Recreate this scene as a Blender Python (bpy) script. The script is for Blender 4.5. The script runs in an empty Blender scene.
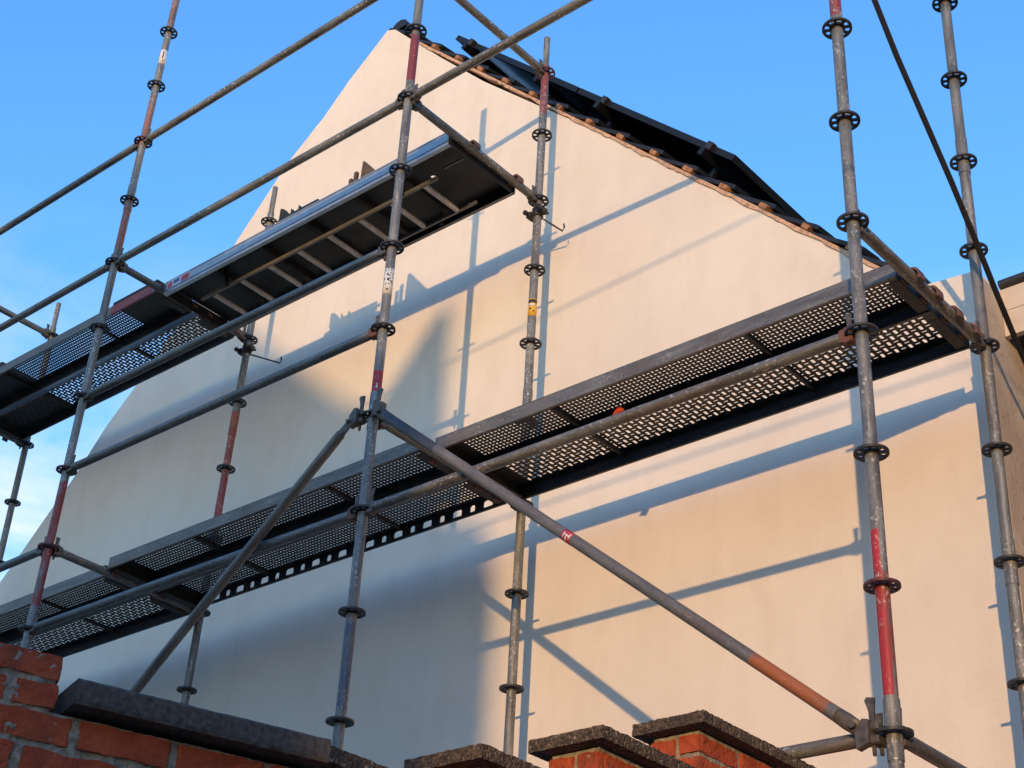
import bpy, bmesh, math, random
from mathutils import Vector, Matrix, Euler, noise
R = math.radians
random.seed(7)
sc = bpy.context.scene
col = sc.collection

# ------------------------------------------------------------------ camera
cd = bpy.data.cameras.new('camera')
cam = bpy.data.objects.new('camera', cd); col.objects.link(cam); sc.camera = cam
YAW, PITCH, ROLL = -0.7368241571, 0.5463732712, 0.0622393631
cf = Vector((math.sin(YAW)*math.cos(PITCH), math.cos(YAW)*math.cos(PITCH), math.sin(PITCH)))
cr = Vector((math.cos(YAW), -math.sin(YAW), 0)); cu = cr.cross(cf)
cr2 = cr*math.cos(ROLL)+cu*math.sin(ROLL); cu2 = cu*math.cos(ROLL)-cr*math.sin(ROLL)
CAM = Vector((2.2246, -4.3209, -3.6710))
m = Matrix((cr2, cu2, -cf)).transposed().to_4x4(); m.translation = CAM
cam.matrix_world = m
cd.sensor_width = 36; cd.lens = 1560.53/1024*36
cd.clip_start = 0.05; cd.clip_end = 3000
GZ = -5.28                                   # ground level (z = 0 is the lower working level)

# ------------------------------------------------------------------ light
CLX = 0.0
SUN = Vector((-0.555, 1.0, -0.060)).normalized()      # direction the light travels
EL = math.asin(-SUN.z)
w = bpy.data.worlds.new('World'); sc.world = w; w.use_nodes = True
nt = w.node_tree; nt.nodes.clear()
N = nt.nodes.new; L = nt.links.new
out = N('ShaderNodeOutputWorld'); bg = N('ShaderNodeBackground')
sky = N('ShaderNodeTexSky'); sky.sky_type = 'NISHITA'; sky.sun_disc = False
sky.sun_elevation = EL; sky.sun_rotation = math.atan2(-SUN.x, -SUN.y)
sky.altitude = 0; sky.air_density = 1.0; sky.dust_density = 0.3; sky.ozone_density = 3.7
bg.inputs['Strength'].default_value = 0.15
tc = N('ShaderNodeTexCoord'); mp = N('ShaderNodeMapping'); mp.inputs['Scale'].default_value = (2.2, 2.2, 7.0); mp.inputs['Location'].default_value = (CLX, .3, .4)
nz = N('ShaderNodeTexNoise'); nz.inputs['Scale'].default_value = 1.7; nz.inputs['Detail'].default_value = 7; nz.inputs['Roughness'].default_value = .62
nz.inputs['Distortion'].default_value = .5
rp = N('ShaderNodeValToRGB'); rp.color_ramp.elements[0].position = .40; rp.color_ramp.elements[1].position = .66
sep = N('ShaderNodeSeparateXYZ'); mr = N('ShaderNodeMapRange')
mr.inputs['From Min'].default_value = .58; mr.inputs['From Max'].default_value = .40; mr.inputs['To Min'].default_value = .0; mr.inputs['To Max'].default_value = .9
mul = N('ShaderNodeMath'); mul.operation = 'MULTIPLY'
mix = N('ShaderNodeMix'); mix.data_type = 'RGBA'
mix.inputs['B'].default_value = (1.0, 1.05, 1.1, 1)
L(tc.outputs['Generated'], mp.inputs['Vector']); L(mp.outputs[0], nz.inputs['Vector']); L(nz.outputs['Fac'], rp.inputs['Fac'])
L(tc.outputs['Generated'], sep.inputs[0]); L(sep.outputs['Z'], mr.inputs['Value'])
L(rp.outputs['Color'], mul.inputs[0]); L(mr.outputs[0], mul.inputs[1])
L(mul.outputs[0], mix.inputs['Factor']); L(sky.outputs[0], mix.inputs['A']); L(mix.outputs['Result'], bg.inputs['Color']); L(bg.outputs[0], out.inputs['Surface'])
sl = bpy.data.lights.new('sun', 'SUN'); sl.energy = 0.42; sl.angle = R(0.5); sl.color = (1.0, .60, .27)
so = bpy.data.objects.new('sun', sl); col.objects.link(so); so.rotation_euler = SUN.to_track_quat('-Z', 'Y').to_euler(); so.location = (20, -30, 8)
sc.view_settings.view_transform = 'Standard'; sc.view_settings.look = 'None'
sc.view_settings.gamma = 1; sc.view_settings.exposure = 2.78; sc.view_settings.use_curve_mapping = False
sc.cycles.max_bounces = 6

# ------------------------------------------------------------------ materials
def nodes(name):
    mt = bpy.data.materials.new(name); mt.use_nodes = True
    t = mt.node_tree; b = t.nodes['Principled BSDF']
    return mt, t, b
def rgba(c): return (c[0], c[1], c[2], 1)
def noise_node(t, scale, detail=4, rough=.55, stretch=None, coord='Object', off=0):
    tc = t.nodes.new('ShaderNodeTexCoord'); mp = t.nodes.new('ShaderNodeMapping')
    if stretch: mp.inputs['Scale'].default_value = stretch
    mp.inputs['Location'].default_value = (off, off*1.7, off*.6)
    n = t.nodes.new('ShaderNodeTexNoise'); n.inputs['Scale'].default_value = scale
    n.inputs['Detail'].default_value = detail; n.inputs['Roughness'].default_value = rough
    t.links.new(tc.outputs[coord], mp.inputs['Vector']); t.links.new(mp.outputs[0], n.inputs['Vector'])
    return n.outputs['Fac']
def ramp(t, fac, p0, p1):
    r = t.nodes.new('ShaderNodeMapRange'); r.inputs['From Min'].default_value = p0; r.inputs['From Max'].default_value = p1
    t.links.new(fac, r.inputs['Value']); return r.outputs[0]
def mixc(t, fac, a, b):
    mx = t.nodes.new('ShaderNodeMix'); mx.data_type = 'RGBA'
    for k, v in (('Factor', fac), ('A', a), ('B', b)):
        if isinstance(v, (tuple, list)): mx.inputs[k].default_value = rgba(v)
        elif isinstance(v, float): mx.inputs[k].default_value = v
        else: t.links.new(v, mx.inputs[k])
    return mx.outputs['Result']
def math_(t, op, a, b=None):
    n = t.nodes.new('ShaderNodeMath'); n.operation = op
    for i, v in enumerate((a, b)):
        if v is None: continue
        if isinstance(v, (int, float)): n.inputs[i].default_value = v
        else: t.links.new(v, n.inputs[i])
    return n.outputs[0]
def bump(t, b, h, strength=.3, dist=.01):
    n = t.nodes.new('ShaderNodeBump'); n.inputs['Strength'].default_value = strength; n.inputs['Distance'].default_value = dist
    t.links.new(h, n.inputs['Height']); t.links.new(n.outputs[0], b.inputs['Normal'])
def plain(name, c, rough=.6, metal=0, var=.25, scale=30, bs=.2, bd=.003):
    mt, t, b = nodes(name)
    f = noise_node(t, scale)
    c2 = tuple(x*(1-var) for x in c); c1 = tuple(min(1, x*(1+var)) for x in c)
    t.links.new(mixc(t, ramp(t, f, .3, .7), c2, c1), b.inputs['Base Color'])
    b.inputs['Roughness'].default_value = rough; b.inputs['Metallic'].default_value = metal
    if bs: bump(t, b, f, bs, bd)
    return mt
def steel(name, axis='Z', bands=(), c0=(.098, .102, .098), c1=(.265, .275, .262), metal=.30, splash=.7, rust=.2, seed=0.0):
    """weathered galvanised tube; bands are worn paint sections along the tube's own axis"""
    mt, t, b = nodes(name)
    st = (1, 1, .25) if axis == 'Z' else (.25, 1, 1)
    f = noise_node(t, 22, 5, .6, st, off=seed)
    base = mixc(t, ramp(t, f, .3, .72), c0, c1)
    gr = noise_node(t, 190, 3, .6, (1, 1, .45) if axis == 'Z' else (.45, 1, 1), off=seed+2)
    base = mixc(t, math_(t, 'MULTIPLY', ramp(t, gr, .50, .72), .55), base, tuple(x*.38 for x in c0))
    dr = noise_node(t, 9, 5, .7, (5, 5, .5) if axis == 'Z' else (.5, 5, 5), off=seed+7)
    base = mixc(t, math_(t, 'MULTIPLY', ramp(t, dr, .52, .66), .45), base, tuple(min(1, x*1.45) for x in c1))
    r = noise_node(t, 5, 6, .65, st, off=seed+3)
    base = mixc(t, math_(t, 'MULTIPLY', ramp(t, r, .56, .70), rust), base, (.20, .095, .045))
    tc = t.nodes.new('ShaderNodeTexCoord'); sp = t.nodes.new('ShaderNodeSeparateXYZ'); t.links.new(tc.outputs['Object'], sp.inputs[0])
    w1 = noise_node(t, 14, 6, .7, st, off=seed+9); w2 = noise_node(t, 70, 4, .6, st, off=seed+11)
    wear = math_(t, 'ADD', math_(t, 'MULTIPLY', w1, .7), math_(t, 'MULTIPLY', w2, .3))
    pm = None
    for bnd in bands:
        z0, z1, c, k = bnd[:4]
        lo = math_(t, 'GREATER_THAN', sp.outputs[axis], z0); hi = math_(t, 'LESS_THAN', sp.outputs[axis], z1)
        mk = math_(t, 'MULTIPLY', lo, hi)
        mk = math_(t, 'MULTIPLY', mk, ramp(t, wear, 1-k-.08, 1-k+.08))
        if len(bnd) > 4:
            dx, dy, thr = bnd[4]
            sd = math_(t, 'ADD', math_(t, 'MULTIPLY', sp.outputs['X'], dx), math_(t, 'MULTIPLY', sp.outputs['Y'], dy))
            mk = math_(t, 'MULTIPLY', mk, ramp(t, sd, thr-.0015, thr+.0015))
        base = mixc(t, mk, base, c)
        pm = mk if pm is None else math_(t, 'MAXIMUM', pm, mk)
    s = noise_node(t, 95, 3, .5, (1, 1, .6) if axis == 'Z' else (.6, 1, 1), off=seed+5)
    s2 = noise_node(t, 4, 3, .5, off=seed+6)
    spl = math_(t, 'MULTIPLY', math_(t, 'MULTIPLY', ramp(t, s, .585, .65), ramp(t, s2, .42, .58)), splash)
    base = mixc(t, spl, base, (.62, .60, .55))
    t.links.new(base, b.inputs['Base Color'])
    if pm is None: b.inputs['Metallic'].default_value = metal
    else: t.links.new(math_(t, 'MULTIPLY', math_(t, 'SUBTRACT', 1.0, pm), metal), b.inputs['Metallic'])
    rr = t.nodes.new('ShaderNodeMapRange'); rr.inputs['To Min'].default_value = .38; rr.inputs['To Max'].default_value = .65
    t.links.new(f, rr.inputs['Value']); t.links.new(rr.outputs[0], b.inputs['Roughness'])
    bump(t, b, math_(t, 'ADD', f, math_(t, 'MULTIPLY', gr, .6)), .35, .002)
    return mt
RED = (.42, .022, .03); DRED = (.27, .035, .028); RUSTY = (.30, .08, .045); ORANGE = (.36, .115, .032)
M = {}
M['steel'] = steel('galvanised_tube', 'X')
M['steel2'] = steel('galvanised_tube_worn', 'X', c0=(.095, .09, .08), c1=(.25, .238, .21), rust=.45, seed=4.0)
M['rosette'] = plain('dark_cast_steel', (.055, .052, .048), .55, .5, .4, 60, .3, .002)
M['rosette_red'] = plain('rosette_red_paint', (.11, .03, .03), .5, .3, .5, 60, .3, .002)
M['head'] = plain('cast_steel_head', (.12, .105, .09), .55, .45, .4, 45, .4, .003)
M['head_rust'] = plain('cast_steel_head_rusty', (.17, .075, .05), .7, .2, .4, 45, .4, .003)
M['deck'] = steel('deck_steel', 'X', c0=(.12, .112, .10), c1=(.22, .205, .18), metal=.4, rust=.5, splash=.25, seed=2.0)
M['deck_dark'] = steel('deck_steel_grimy_shaded', 'X', c0=(.028, .026, .023), c1=(.060, .056, .050), metal=.1, rust=.35, splash=.1, seed=3.0)  # dirty sheets; also paints in the shade on the inner rear webs
M['deck_red'] = steel('deck_steel_red_end', 'X', [(2.02, 2.46, DRED, .62)], c0=(.12, .112, .10), c1=(.22, .205, .18), metal=.4, rust=.5, splash=.25, seed=2.5)
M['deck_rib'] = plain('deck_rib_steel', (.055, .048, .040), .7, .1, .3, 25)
M['claw'] = plain('claw_red_brown', (.15, .075, .058), .65, .15, .45, 40)
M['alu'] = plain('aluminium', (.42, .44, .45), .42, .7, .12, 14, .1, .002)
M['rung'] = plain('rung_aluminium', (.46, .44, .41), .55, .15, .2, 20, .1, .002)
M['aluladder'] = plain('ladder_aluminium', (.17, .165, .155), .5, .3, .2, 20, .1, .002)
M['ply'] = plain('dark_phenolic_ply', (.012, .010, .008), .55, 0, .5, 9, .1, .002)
M['black'] = plain('black_rubber', (.006, .006, .006), .9, 0, .2, 40, .1, .001)
M['white_label'] = plain('white_label', (.72, .71, .67), .5, 0, .06, 60, 0)
M['ink'] = plain('label_ink', (.03, .03, .03), .6, 0, .1, 60, 0)
M['yellow'] = plain('yellow_label', (.75, .42, .03), .5, 0, .12, 60, 0)
M['redlabel'] = plain('red_label', (.50, .045, .06), .45, 0, .12, 80, 0)
M['bluelabel'] = plain('blue_label', (.05, .12, .35), .5, 0, .15, 80, 0)
M['orange'] = plain('orange_tag', (.72, .085, .02), .45, 0, .15, 60, 0)
M['tile'] = plain('dark_glazed_tile', (.013, .0125, .013), .55, 0, .3, 16, .2, .004)
M['panel'] = plain('panel_frame', (.012, .012, .013), .45, .3, .2, 20, 0)
M['cell'] = plain('panel_cells', (.010, .012, .018), .25, 0, .2, 6, 0)
M['pvc'] = plain('dark_gutter', (.028, .028, .03), .5, 0, .2, 15, .05)
M['terracotta'] = plain('terracotta_nib', (.36, .17, .07), .85, 0, .5, 40, .5, .006)
M['verge'] = plain('verge_mortar', (.56, .34, .21), .9, 0, .35, 35, .6, .006)
M['wood'] = plain('weathered_wood', (.10, .065, .04), .8, 0, .35, 20, .3, .003)
M['darkwood'] = plain('dark_board', (.022, .02, .018), .75, 0, .35, 20, .3, .003)
M['slab'] = plain('blue_stone', (.082, .073, .066), .85, 0, .5, 75, .9, .004)
M['ground'] = plain('paving', (.22, .20, .175), .9, 0, .25, 3, .4, .01)
M['mortar'] = plain('lime_mortar', (.29, .265, .215), .95, 0, .45, 45, .9, .012)
M['house_far'] = plain('annex_and_unseen_house_brick', (.26, .15, .11), .9, 0, .25, 8, .3, .01)

def render_mat():
    mt, t, b = nodes('cream_render')
    big = noise_node(t, .9, 4, .6); mid = noise_node(t, 5, 5, .6, (1, 1, .5)); fine = noise_node(t, 70, 4, .6)
    streak = noise_node(t, 3.2, 5, .65, (2.6, 2.6, .22), off=5)
    c = mixc(t, ramp(t, big, .32, .68), (.745, .675, .575), (.81, .745, .645))
    c = mixc(t, math_(t, 'MULTIPLY', ramp(t, mid, .48, .72), .5), c, (.69, .61, .505))
    c = mixc(t, math_(t, 'MULTIPLY', ramp(t, streak, .52, .72), .24), c, (.66, .59, .49))
    t.links.new(c, b.inputs['Base Color']); b.inputs['Roughness'].default_value = .92
    b.inputs['Specular IOR Level'].default_value = .2
    h = math_(t, 'ADD', math_(t, 'MULTIPLY', fine, .35), math_(t, 'ADD', math_(t, 'MULTIPLY', mid, .9), math_(t, 'MULTIPLY', streak, .4)))
    bump(t, b, h, .26, .014)
    return mt
M['render'] = render_mat()
def side_mat():
    mt, t, b = nodes('bare_cement_wall')
    a = noise_node(t, 4, 6, .65); c_ = noise_node(t, 14, 5, .7, off=4); f = noise_node(t, 60, 4, .6)
    c = mixc(t, ramp(t, a, .3, .7), (.40, .34, .265), (.56, .49, .39))
    c = mixc(t, ramp(t, c_, .62, .68), c, (.17, .13, .10))
    t.links.new(c, b.inputs['Base Color']); b.inputs['Roughness'].default_value = .95
    bump(t, b, math_(t, 'ADD', math_(t, 'MULTIPLY', f, .5), c_), .7, .015)
    return mt
M['side'] = side_mat()

def brick_mat():
    mt, t, b = nodes('red_brick')
    oi = t.nodes.new('ShaderNodeNewGeometry')
    a = noise_node(t, 18, 6, .65); c_ = noise_node(t, 7, 5, .6, off=3); f = noise_node(t, 120, 4, .6); ch = noise_node(t, 40, 3, .5, off=8)
    c = mixc(t, ramp(t, a, .3, .72), (.30, .045, .018), (.58, .125, .040))
    c = mixc(t, math_(t, 'MULTIPLY', oi.outputs['Random Per Island'], .55), c, (.42, .075, .036))
    c = mixc(t, math_(t, 'MULTIPLY', ramp(t, c_, .52, .70), .75), c, (.075, .03, .022))
    c = mixc(t, math_(t, 'MULTIPLY', ramp(t, ch, .70, .74), .55), c, (.45, .40, .34))
    t.links.new(c, b.inputs['Base Color']); b.inputs['Roughness'].default_value = .88
    bump(t, b, math_(t, 'ADD', math_(t, 'MULTIPLY', f, .6), math_(t, 'MULTIPLY', noise_node(t, 55, 5, .7), 1.2)), .95, .006)
    return mt
M['brick'] = brick_mat()
def gravel_mat():
    mt, t, b = nodes('exposed_aggregate')
    tc = t.nodes.new('ShaderNodeTexCoord')
    v = t.nodes.new('ShaderNodeTexVoronoi'); v.inputs['Scale'].default_value = 130
    t.links.new(tc.outputs['Object'], v.inputs['Vector'])
    sp = t.nodes.new('ShaderNodeSeparateColor'); t.links.new(v.outputs['Color'], sp.inputs[0])
    c = mixc(t, sp.outputs[0], (.040, .030, .021), (.16, .115, .075))
    c = mixc(t, ramp(t, sp.outputs[1], .92, .98), c, (.30, .24, .18))
    f = noise_node(t, 9, 5, .6)
    c = mixc(t, math_(t, 'MULTIPLY', ramp(t, f, .5, .7), .5), c, (.045, .042, .032))
    t.links.new(c, b.inputs['Base Color']); b.inputs['Roughness'].default_value = .9
    bump(t, b, math_(t, 'SUBTRACT', 1.0, v.outputs['Distance']), .9, .008)
    return mt
M['gravel'] = gravel_mat()

# ------------------------------------------------------------------ mesh helpers
class MB:
    def __init__(s): s.v = []; s.f = []; s.sm = []
    def add(s, vs, fs, smooth=False):
        o = len(s.v); s.v += [tuple(p) for p in vs]
        for f in fs: s.f.append(tuple(o+i for i in f)); s.sm.append(smooth)
    def box(s, x0, x1, y0, y1, z0, z1, mat=None, ch=0.0):
        if ch > 0:
            pts = []
            for (z, i) in ((z0, ch), (z0+ch, 0), (z1-ch, 0), (z1, ch)):
                a, b_, c, d = x0+i, x1-i, y0+i, y1-i; k = ch if i == 0 else ch*.6
                pts += [(a+k, c, z), (b_-k, c, z), (b_, c+k, z), (b_, d-k, z), (b_-k, d, z), (a+k, d, z), (a, d-k, z), (a, c+k, z)]
            fs = [tuple(range(7, -1, -1)), tuple(range(24, 32))]
            for r in range(3):
                for k in range(8): fs.append((r*8+k, r*8+(k+1) % 8, r*8+8+(k+1) % 8, r*8+8+k))
        else:
            pts = [(x0, y0, z0), (x1, y0, z0), (x1, y1, z0), (x0, y1, z0), (x0, y0, z1), (x1, y0, z1), (x1, y1, z1), (x0, y1, z1)]
            fs = [(3, 2, 1, 0), (4, 5, 6, 7), (0, 1, 5, 4), (1, 2, 6, 5), (2, 3, 7, 6), (3, 0, 4, 7)]
        if mat: pts = [mat @ Vector(p) for p in pts]
        s.add(pts, fs)
    def tube(s, p0, p1, r0, r1=None, n=20, cap=True):
        p0 = Vector(p0); p1 = Vector(p1); r1 = r0 if r1 is None else r1
        d = (p1-p0).normalized(); a = d.orthogonal().normalized(); b = d.cross(a)
        ring = lambda p, r: [p+(a*math.cos(2*math.pi*i/n)+b*math.sin(2*math.pi*i/n))*r for i in range(n)]
        A = ring(p0, r0); B = ring(p1, r1)
        s.add(A+B, [(i, (i+1) % n, n+(i+1) % n, n+i) for i in range(n)], True)
        if cap:
            s.add(A, [tuple(range(n-1, -1, -1))]); s.add(B, [tuple(range(n))])
    def path(s, pts, r, n=10):
        pts = [Vector(p) for p in pts]; rings = []; up = Vector((.13, .2, .97))
        for i, p in enumerate(pts):
            d = (pts[min(i+1, len(pts)-1)]-pts[max(i-1, 0)]).normalized(); a = d.cross(up).normalized(); b = d.cross(a)
            rings += [p+(a*math.cos(2*math.pi*k/n)+b*math.sin(2*math.pi*k/n))*r for k in range(n)]
        fs = []
        for i in range(len(pts)-1):
            for k in range(n): fs.append((i*n+k, i*n+(k+1) % n, (i+1)*n+(k+1) % n, (i+1)*n+k))
        fs.append(tuple(range(n-1, -1, -1))); fs.append(tuple((len(pts)-1)*n+k for k in range(n)))
        s.add(rings, fs, True)
    def prism(s, poly, axis, a, b):
        """poly of 2D points extruded along axis from a to b"""
        def P(p, t): return {'x': (t, p[0], p[1]), 'y': (p[0], t, p[1]), 'z': (p[0], p[1], t)}[axis]
        n = len(poly)
        s.add([P(p, a) for p in poly]+[P(p, b) for p in poly],
              [tuple(range(n)), tuple(range(2*n-1, n-1, -1))]+[(i, n+i, n+(i+1) % n, (i+1) % n) for i in range(n)])
    def mesh(s, name, mat):
        me = bpy.data.meshes.new(name); me.from_pydata(s.v, [], s.f); me.materials.append(mat)
        me.polygons.foreach_set('use_smooth', s.sm)
        bm = bmesh.new(); bm.from_mesh(me); bmesh.ops.recalc_face_normals(bm, faces=bm.faces); bm.to_mesh(me); bm.free()
        me.update(); return me
    def build(s, name, mat, parent=None, loc=None):
        return link(name, s.mesh(name, mat), parent, loc)
def link(name, me, parent=None, loc=None):
    o = bpy.data.objects.new(name, me); col.objects.link(o)
    if parent: o.parent = parent
    if loc is not None: o.location = loc
    return o
def thing(name, label, cat, loc=(0, 0, 0), group=None, mat=None):
    o = bpy.data.objects.new(name, None); col.objects.link(o); o.empty_display_size = .1
    if mat is not None: o.matrix_world = mat
    else: o.location = loc
    return tag(o, label, cat, group)
def tag(o, label, cat, group=None):
    o['label'] = label; o['category'] = cat
    if group: o['group'] = group
    return o
def structure(o): o['kind'] = 'structure'; return o
def axis_frame(p0, p1):
    p0 = Vector(p0); p1 = Vector(p1); x = (p1-p0).normalized(); y = Vector((0, 0, 1)).cross(x).normalized(); z = x.cross(y)
    mt = Matrix((x, y, z)).transposed().to_4x4(); mt.translation = p0; return mt, (p1-p0).length

# ------------------------------------------------------------------ ground
g = MB(); S = 1500
g.add([(-S, -S, GZ), (S, -S, GZ), (S, S, GZ), (-S, S, GZ)], [(0, 1, 2, 3)])
structure(g.build('ground', M['ground']))

# ------------------------------------------------------------------ the gable house
WY = 1.39
house = thing('house', 'cream rendered gable house with dark tiled roof behind the scaffold', 'house', (-4.4, WY, GZ))
def hp(mb, name, mat, parent=house):                 # mesh given in world coordinates, parented to the house
    o = mb.build(name, mat, parent); o.matrix_parent_inverse = Matrix.Translation(-Vector((-4.4, WY, GZ))) if parent is house else Matrix.Identity(4); return o
left = [(-4.445, 4.675), (-4.82, 4.37), (-5.06, 4.13), (-5.4, 3.87), (-5.9, 3.31), (-6.4, 2.83), (-6.87, 2.35), (-7.12, 2.13), (-7.43, 1.76), (-7.66, 1.54), (-7.95, 1.25), (-8.15, 1.06), (-8.7, .62)]
right = [(-4.36, 4.635), (-3.83, 4.05), (-3.39, 3.585), (-2.83, 3.05), (-2.36, 2.605), (-1.64, 1.90), (-1.26, 1.52), (-.75, .985), (-.455, .685), (-.44, .655), (-.112, .625)]
wl = MB(); poly = [(-8.7, GZ)]+left[::-1]+right+[(-.112, GZ)]
# fine jitter on the left arris so that the plaster edge is not ruler-straight
jp = []
for i in range(len(poly)):
    a = Vector(poly[i]); b = Vector(poly[(i+1) % len(poly)]); jp.append(tuple(a))
    if 0 < i < len(left):
        for k in range(1, 6):
            q = a.lerp(b, k/6); d = noise.noise(Vector((q.x*6, q.y*6, 3)))*.018+noise.noise(Vector((q.x*21, q.y*21, 8)))*.008; jp.append((q.x+d, q.y+d))
wl.prism(jp, 'y', WY, WY+.28)
wall = hp(wl, 'gable_wall', M['render'])
sw = MB(); sw.box(-.40, -.107, WY+.022, 8, GZ, .60)
hp(sw, 'side_wall', M['side'])
# roof: courses of pantile on the right slope, plain sheet on the far (left) slope
th = math.atan2(4.66-.685, 4.41-.455)
def slope(s, h, y):                                   # s metres down from the ridge, h above the verge line
    return (-4.41+s*math.cos(th)+h*math.sin(th), y, 4.66-s*math.sin(th)+h*math.cos(th))
SL = math.hypot(4.66-.685, 4.41-.455)
rf = MB(); pitch = .345; ny = 56
nc = int(SL/pitch)
for c in range(nc):
    s0 = c*pitch-.03; s1 = s0+pitch+.085
    dy = random.uniform(-.008, .008)
    vs = []; prof = [(s0, .014), (s0+.1, .028), (s1-.03, .070), (s1, .070), (s1, .046), (s1-.05, .045), (s0+.1, .006), (s0, -.006)]
    for j in range(ny+1):
        y = WY+.006+dy+j*(7.0/ny); wv = .016*(.5+.5*math.sin(y*2*math.pi/.21+1.2))
        vs += [slope(a, h+wv*(1 if 0 < k < 4 or k in (4, 5) else .6), y) for k, (a, h) in enumerate(prof)]
    k = len(prof); fs = [tuple(range(k)), tuple(range(ny*k+k-1, ny*k-1, -1))]
    for j in range(ny):
        for q in range(k): fs.append((j*k+q, j*k+(q+1) % k, (j+1)*k+(q+1) % k, (j+1)*k+q))
    rf.add(vs, fs)
roof = hp(rf, 'roof', M['tile'])
fb = MB(); fb.prism([(-4.41, 4.60), (-4.41, 4.66), (-8.75, .60), (-8.75, .50)], 'y', WY+.30, 8.4)
hp(fb, 'rear_roof_slope', M['tile'])
rd = MB()
for k in range(18):
    y = WY+.02+k*.36
    n = 9; ring = []
    for (yy, rr) in ((y, .078), (y+.40, .064)):
        for i in range(n):
            a = math.pi*(-.12+1.24*i/(n-1)); ring.append((-4.345+rr*math.cos(a), yy, 4.672+rr*math.sin(a)*.8))
    rd.add(ring, [(i, i+1, n+i+1, n+i) for i in range(n-1)]+[tuple(range(n-1, -1, -1)), tuple(range(n, 2*n))])
hp(rd, 'ridge_tiles', M['tile'])
# verge bedding: ragged terracotta-pink mortar strip between plaster and tiles
vg = MB(); n = 130
for i in range(n):
    s0 = .42+(SL-.5)*i/n; s1 = .42+(SL-.5)*(i+1)/n
    if i == 0: lo0 = -.01
    lo1 = -.005+.010*noise.noise(Vector((s1*7, 0, 0)))+.008*noise.noise(Vector((s1*23, 5, 0)))
    ya = WY-.010-.004*noise.noise(Vector((s0*11, 2, 2))); yb = WY-.010-.004*noise.noise(Vector((s1*11, 2, 2)))
    P = [slope(s0, lo0, ya), slope(s1, lo1, yb), slope(s1, .014, yb), slope(s0, .014, ya)]
    Q = [(p[0], WY+.05, p[2]) for p in P]
    vg.add(P+Q, [(0, 1, 2, 3), (0, 4, 5, 1), (3, 2, 6, 7)]); lo0 = lo1
hp(vg, 'verge_mortar', M['verge'])
for c in range(1, nc):
    s = c*pitch-.01+random.uniform(-.012, .012)
    nb = MB(); L_ = random.uniform(.05, .08)
    mt = Matrix.Translation(slope(s, .034, WY+.006)) @ Matrix.Rotation(th, 4, 'Y') @ Matrix.Rotation(random.uniform(-.2, .2), 4, 'Z')
    nb.box(-L_/2, L_/2, -.018, .05, -.016, .013, mt, .003)
    hp(nb, 'tile_bedding', M['terracotta'])
gt = MB(); hn = 10
pr_ = [(-.495+.06*math.cos(math.pi+math.pi*i/hn), .805+.06*math.sin(math.pi+math.pi*i/hn)) for i in range(hn+1)]
pr_ += [(-.495+.054*math.cos(2*math.pi-math.pi*i/hn), .808+.054*math.sin(2*math.pi-math.pi*i/hn)) for i in range(hn+1)]
gt.prism(pr_, 'y', WY+.09, 8.2)
hp(gt, 'gutter', M['pvc'])

# solar panels: two rows up the slope, three across
def panel(s0, y0, lab):
    t = thing('solar_panel', lab, 'solar panel', slope(s0, .212+(.022 if s0 > 1 else 0), y0), 'solar panels on the roof slope')
    inv = Matrix.Rotation(th-.013, 4, 'Y')
    t.rotation_euler = inv.to_euler()
    LN, WD, TH = 1.668, 1.03, .040
    f = MB(); f.box(0, LN, 0, .028, 0, TH); f.box(0, LN, WD-.028, WD, 0, TH); f.box(0, .028, .0285, WD-.0285, 0, TH); f.box(LN-.028, LN, .0285, WD-.0285, 0, TH)
    f.build('panel_frame', M['panel'], t)
    c = MB(); c.box(.029, LN-.029, .029, WD-.029, .027, .034); c.build('cell_sheet', M['cell'], t)
    for x in ((.22, LN-.43) if s0 < 1 else (.30, LN-.24)):
        r = MB(); r.box(x, x+.04, -.05, WD, -.055, -.003); r.build('mounting_rail', M['panel'], t)
        k = MB(); k.prism([(-.034, -.002), (-.0008, -.002), (-.0008, TH+.002), (.014, TH+.002), (.014, TH+.009), (-.026, TH+.009), (-.026, -.002)][1:], 'x', x-.004, x+.044); k.build('clamp', M['pvc'], t)
        for y in (.12, WD-.2):
            h = MB(); h.box(x+.005, x+.035, y, y+.035, -.17, -.056); h.build('roof_hook', M['panel'], t)
    return t
PY = WY+.30
for i, s0 in enumerate((.345, .345+1.69)):
    for j in range(3):
        row = ('ridge', 'eaves')[i]; cl = ('first from the gable verge', 'second from the gable verge', 'third from the gable verge')[j]
        panel(s0, PY+j*1.05, 'black solar panel, %s row, %s' % (row, cl))

# annex with boxed fascia beside the house corner
ax = thing('annex', 'low flat roofed annex with beige fascia and black gutter right of corner', 'annex', (1.5, 2.5, GZ))
def ap(mb, name, mat):
    o = mb.build(name, mat, ax); o.matrix_parent_inverse = Matrix.Translation(-Vector((1.5, 2.5, GZ))); return o
M['fascia'] = plain('fascia_board', (.62, .54, .44), .7, 0, .08, 10, .1)
for (xa, xb) in ((-.104, .118), (.122, 1.2), (1.204, 3.2)):
    f = MB(); f.box(xa, xb, 1.60, 1.63, .505, .625); ap(f, 'fascia_board', M['fascia'])
    f = MB(); f.box(xa, xb, 1.597, 1.63, .365, .500); ap(f, 'fascia_board', M['fascia'])
f = MB(); f.box(-.104, 3.2, 1.632, 3.6, .385, .60); ap(f, 'flat_roof', M['darkwood'])
f = MB(); f.tube((-.10, 1.60, .652), (3.2, 1.60, .652), .024); ap(f, 'gutter', M['pvc'])
f = MB(); f.box(.6, 3.1, 2.2, 3.5, GZ, .384); ap(f, 'annex_wall', M['house_far'])

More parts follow.
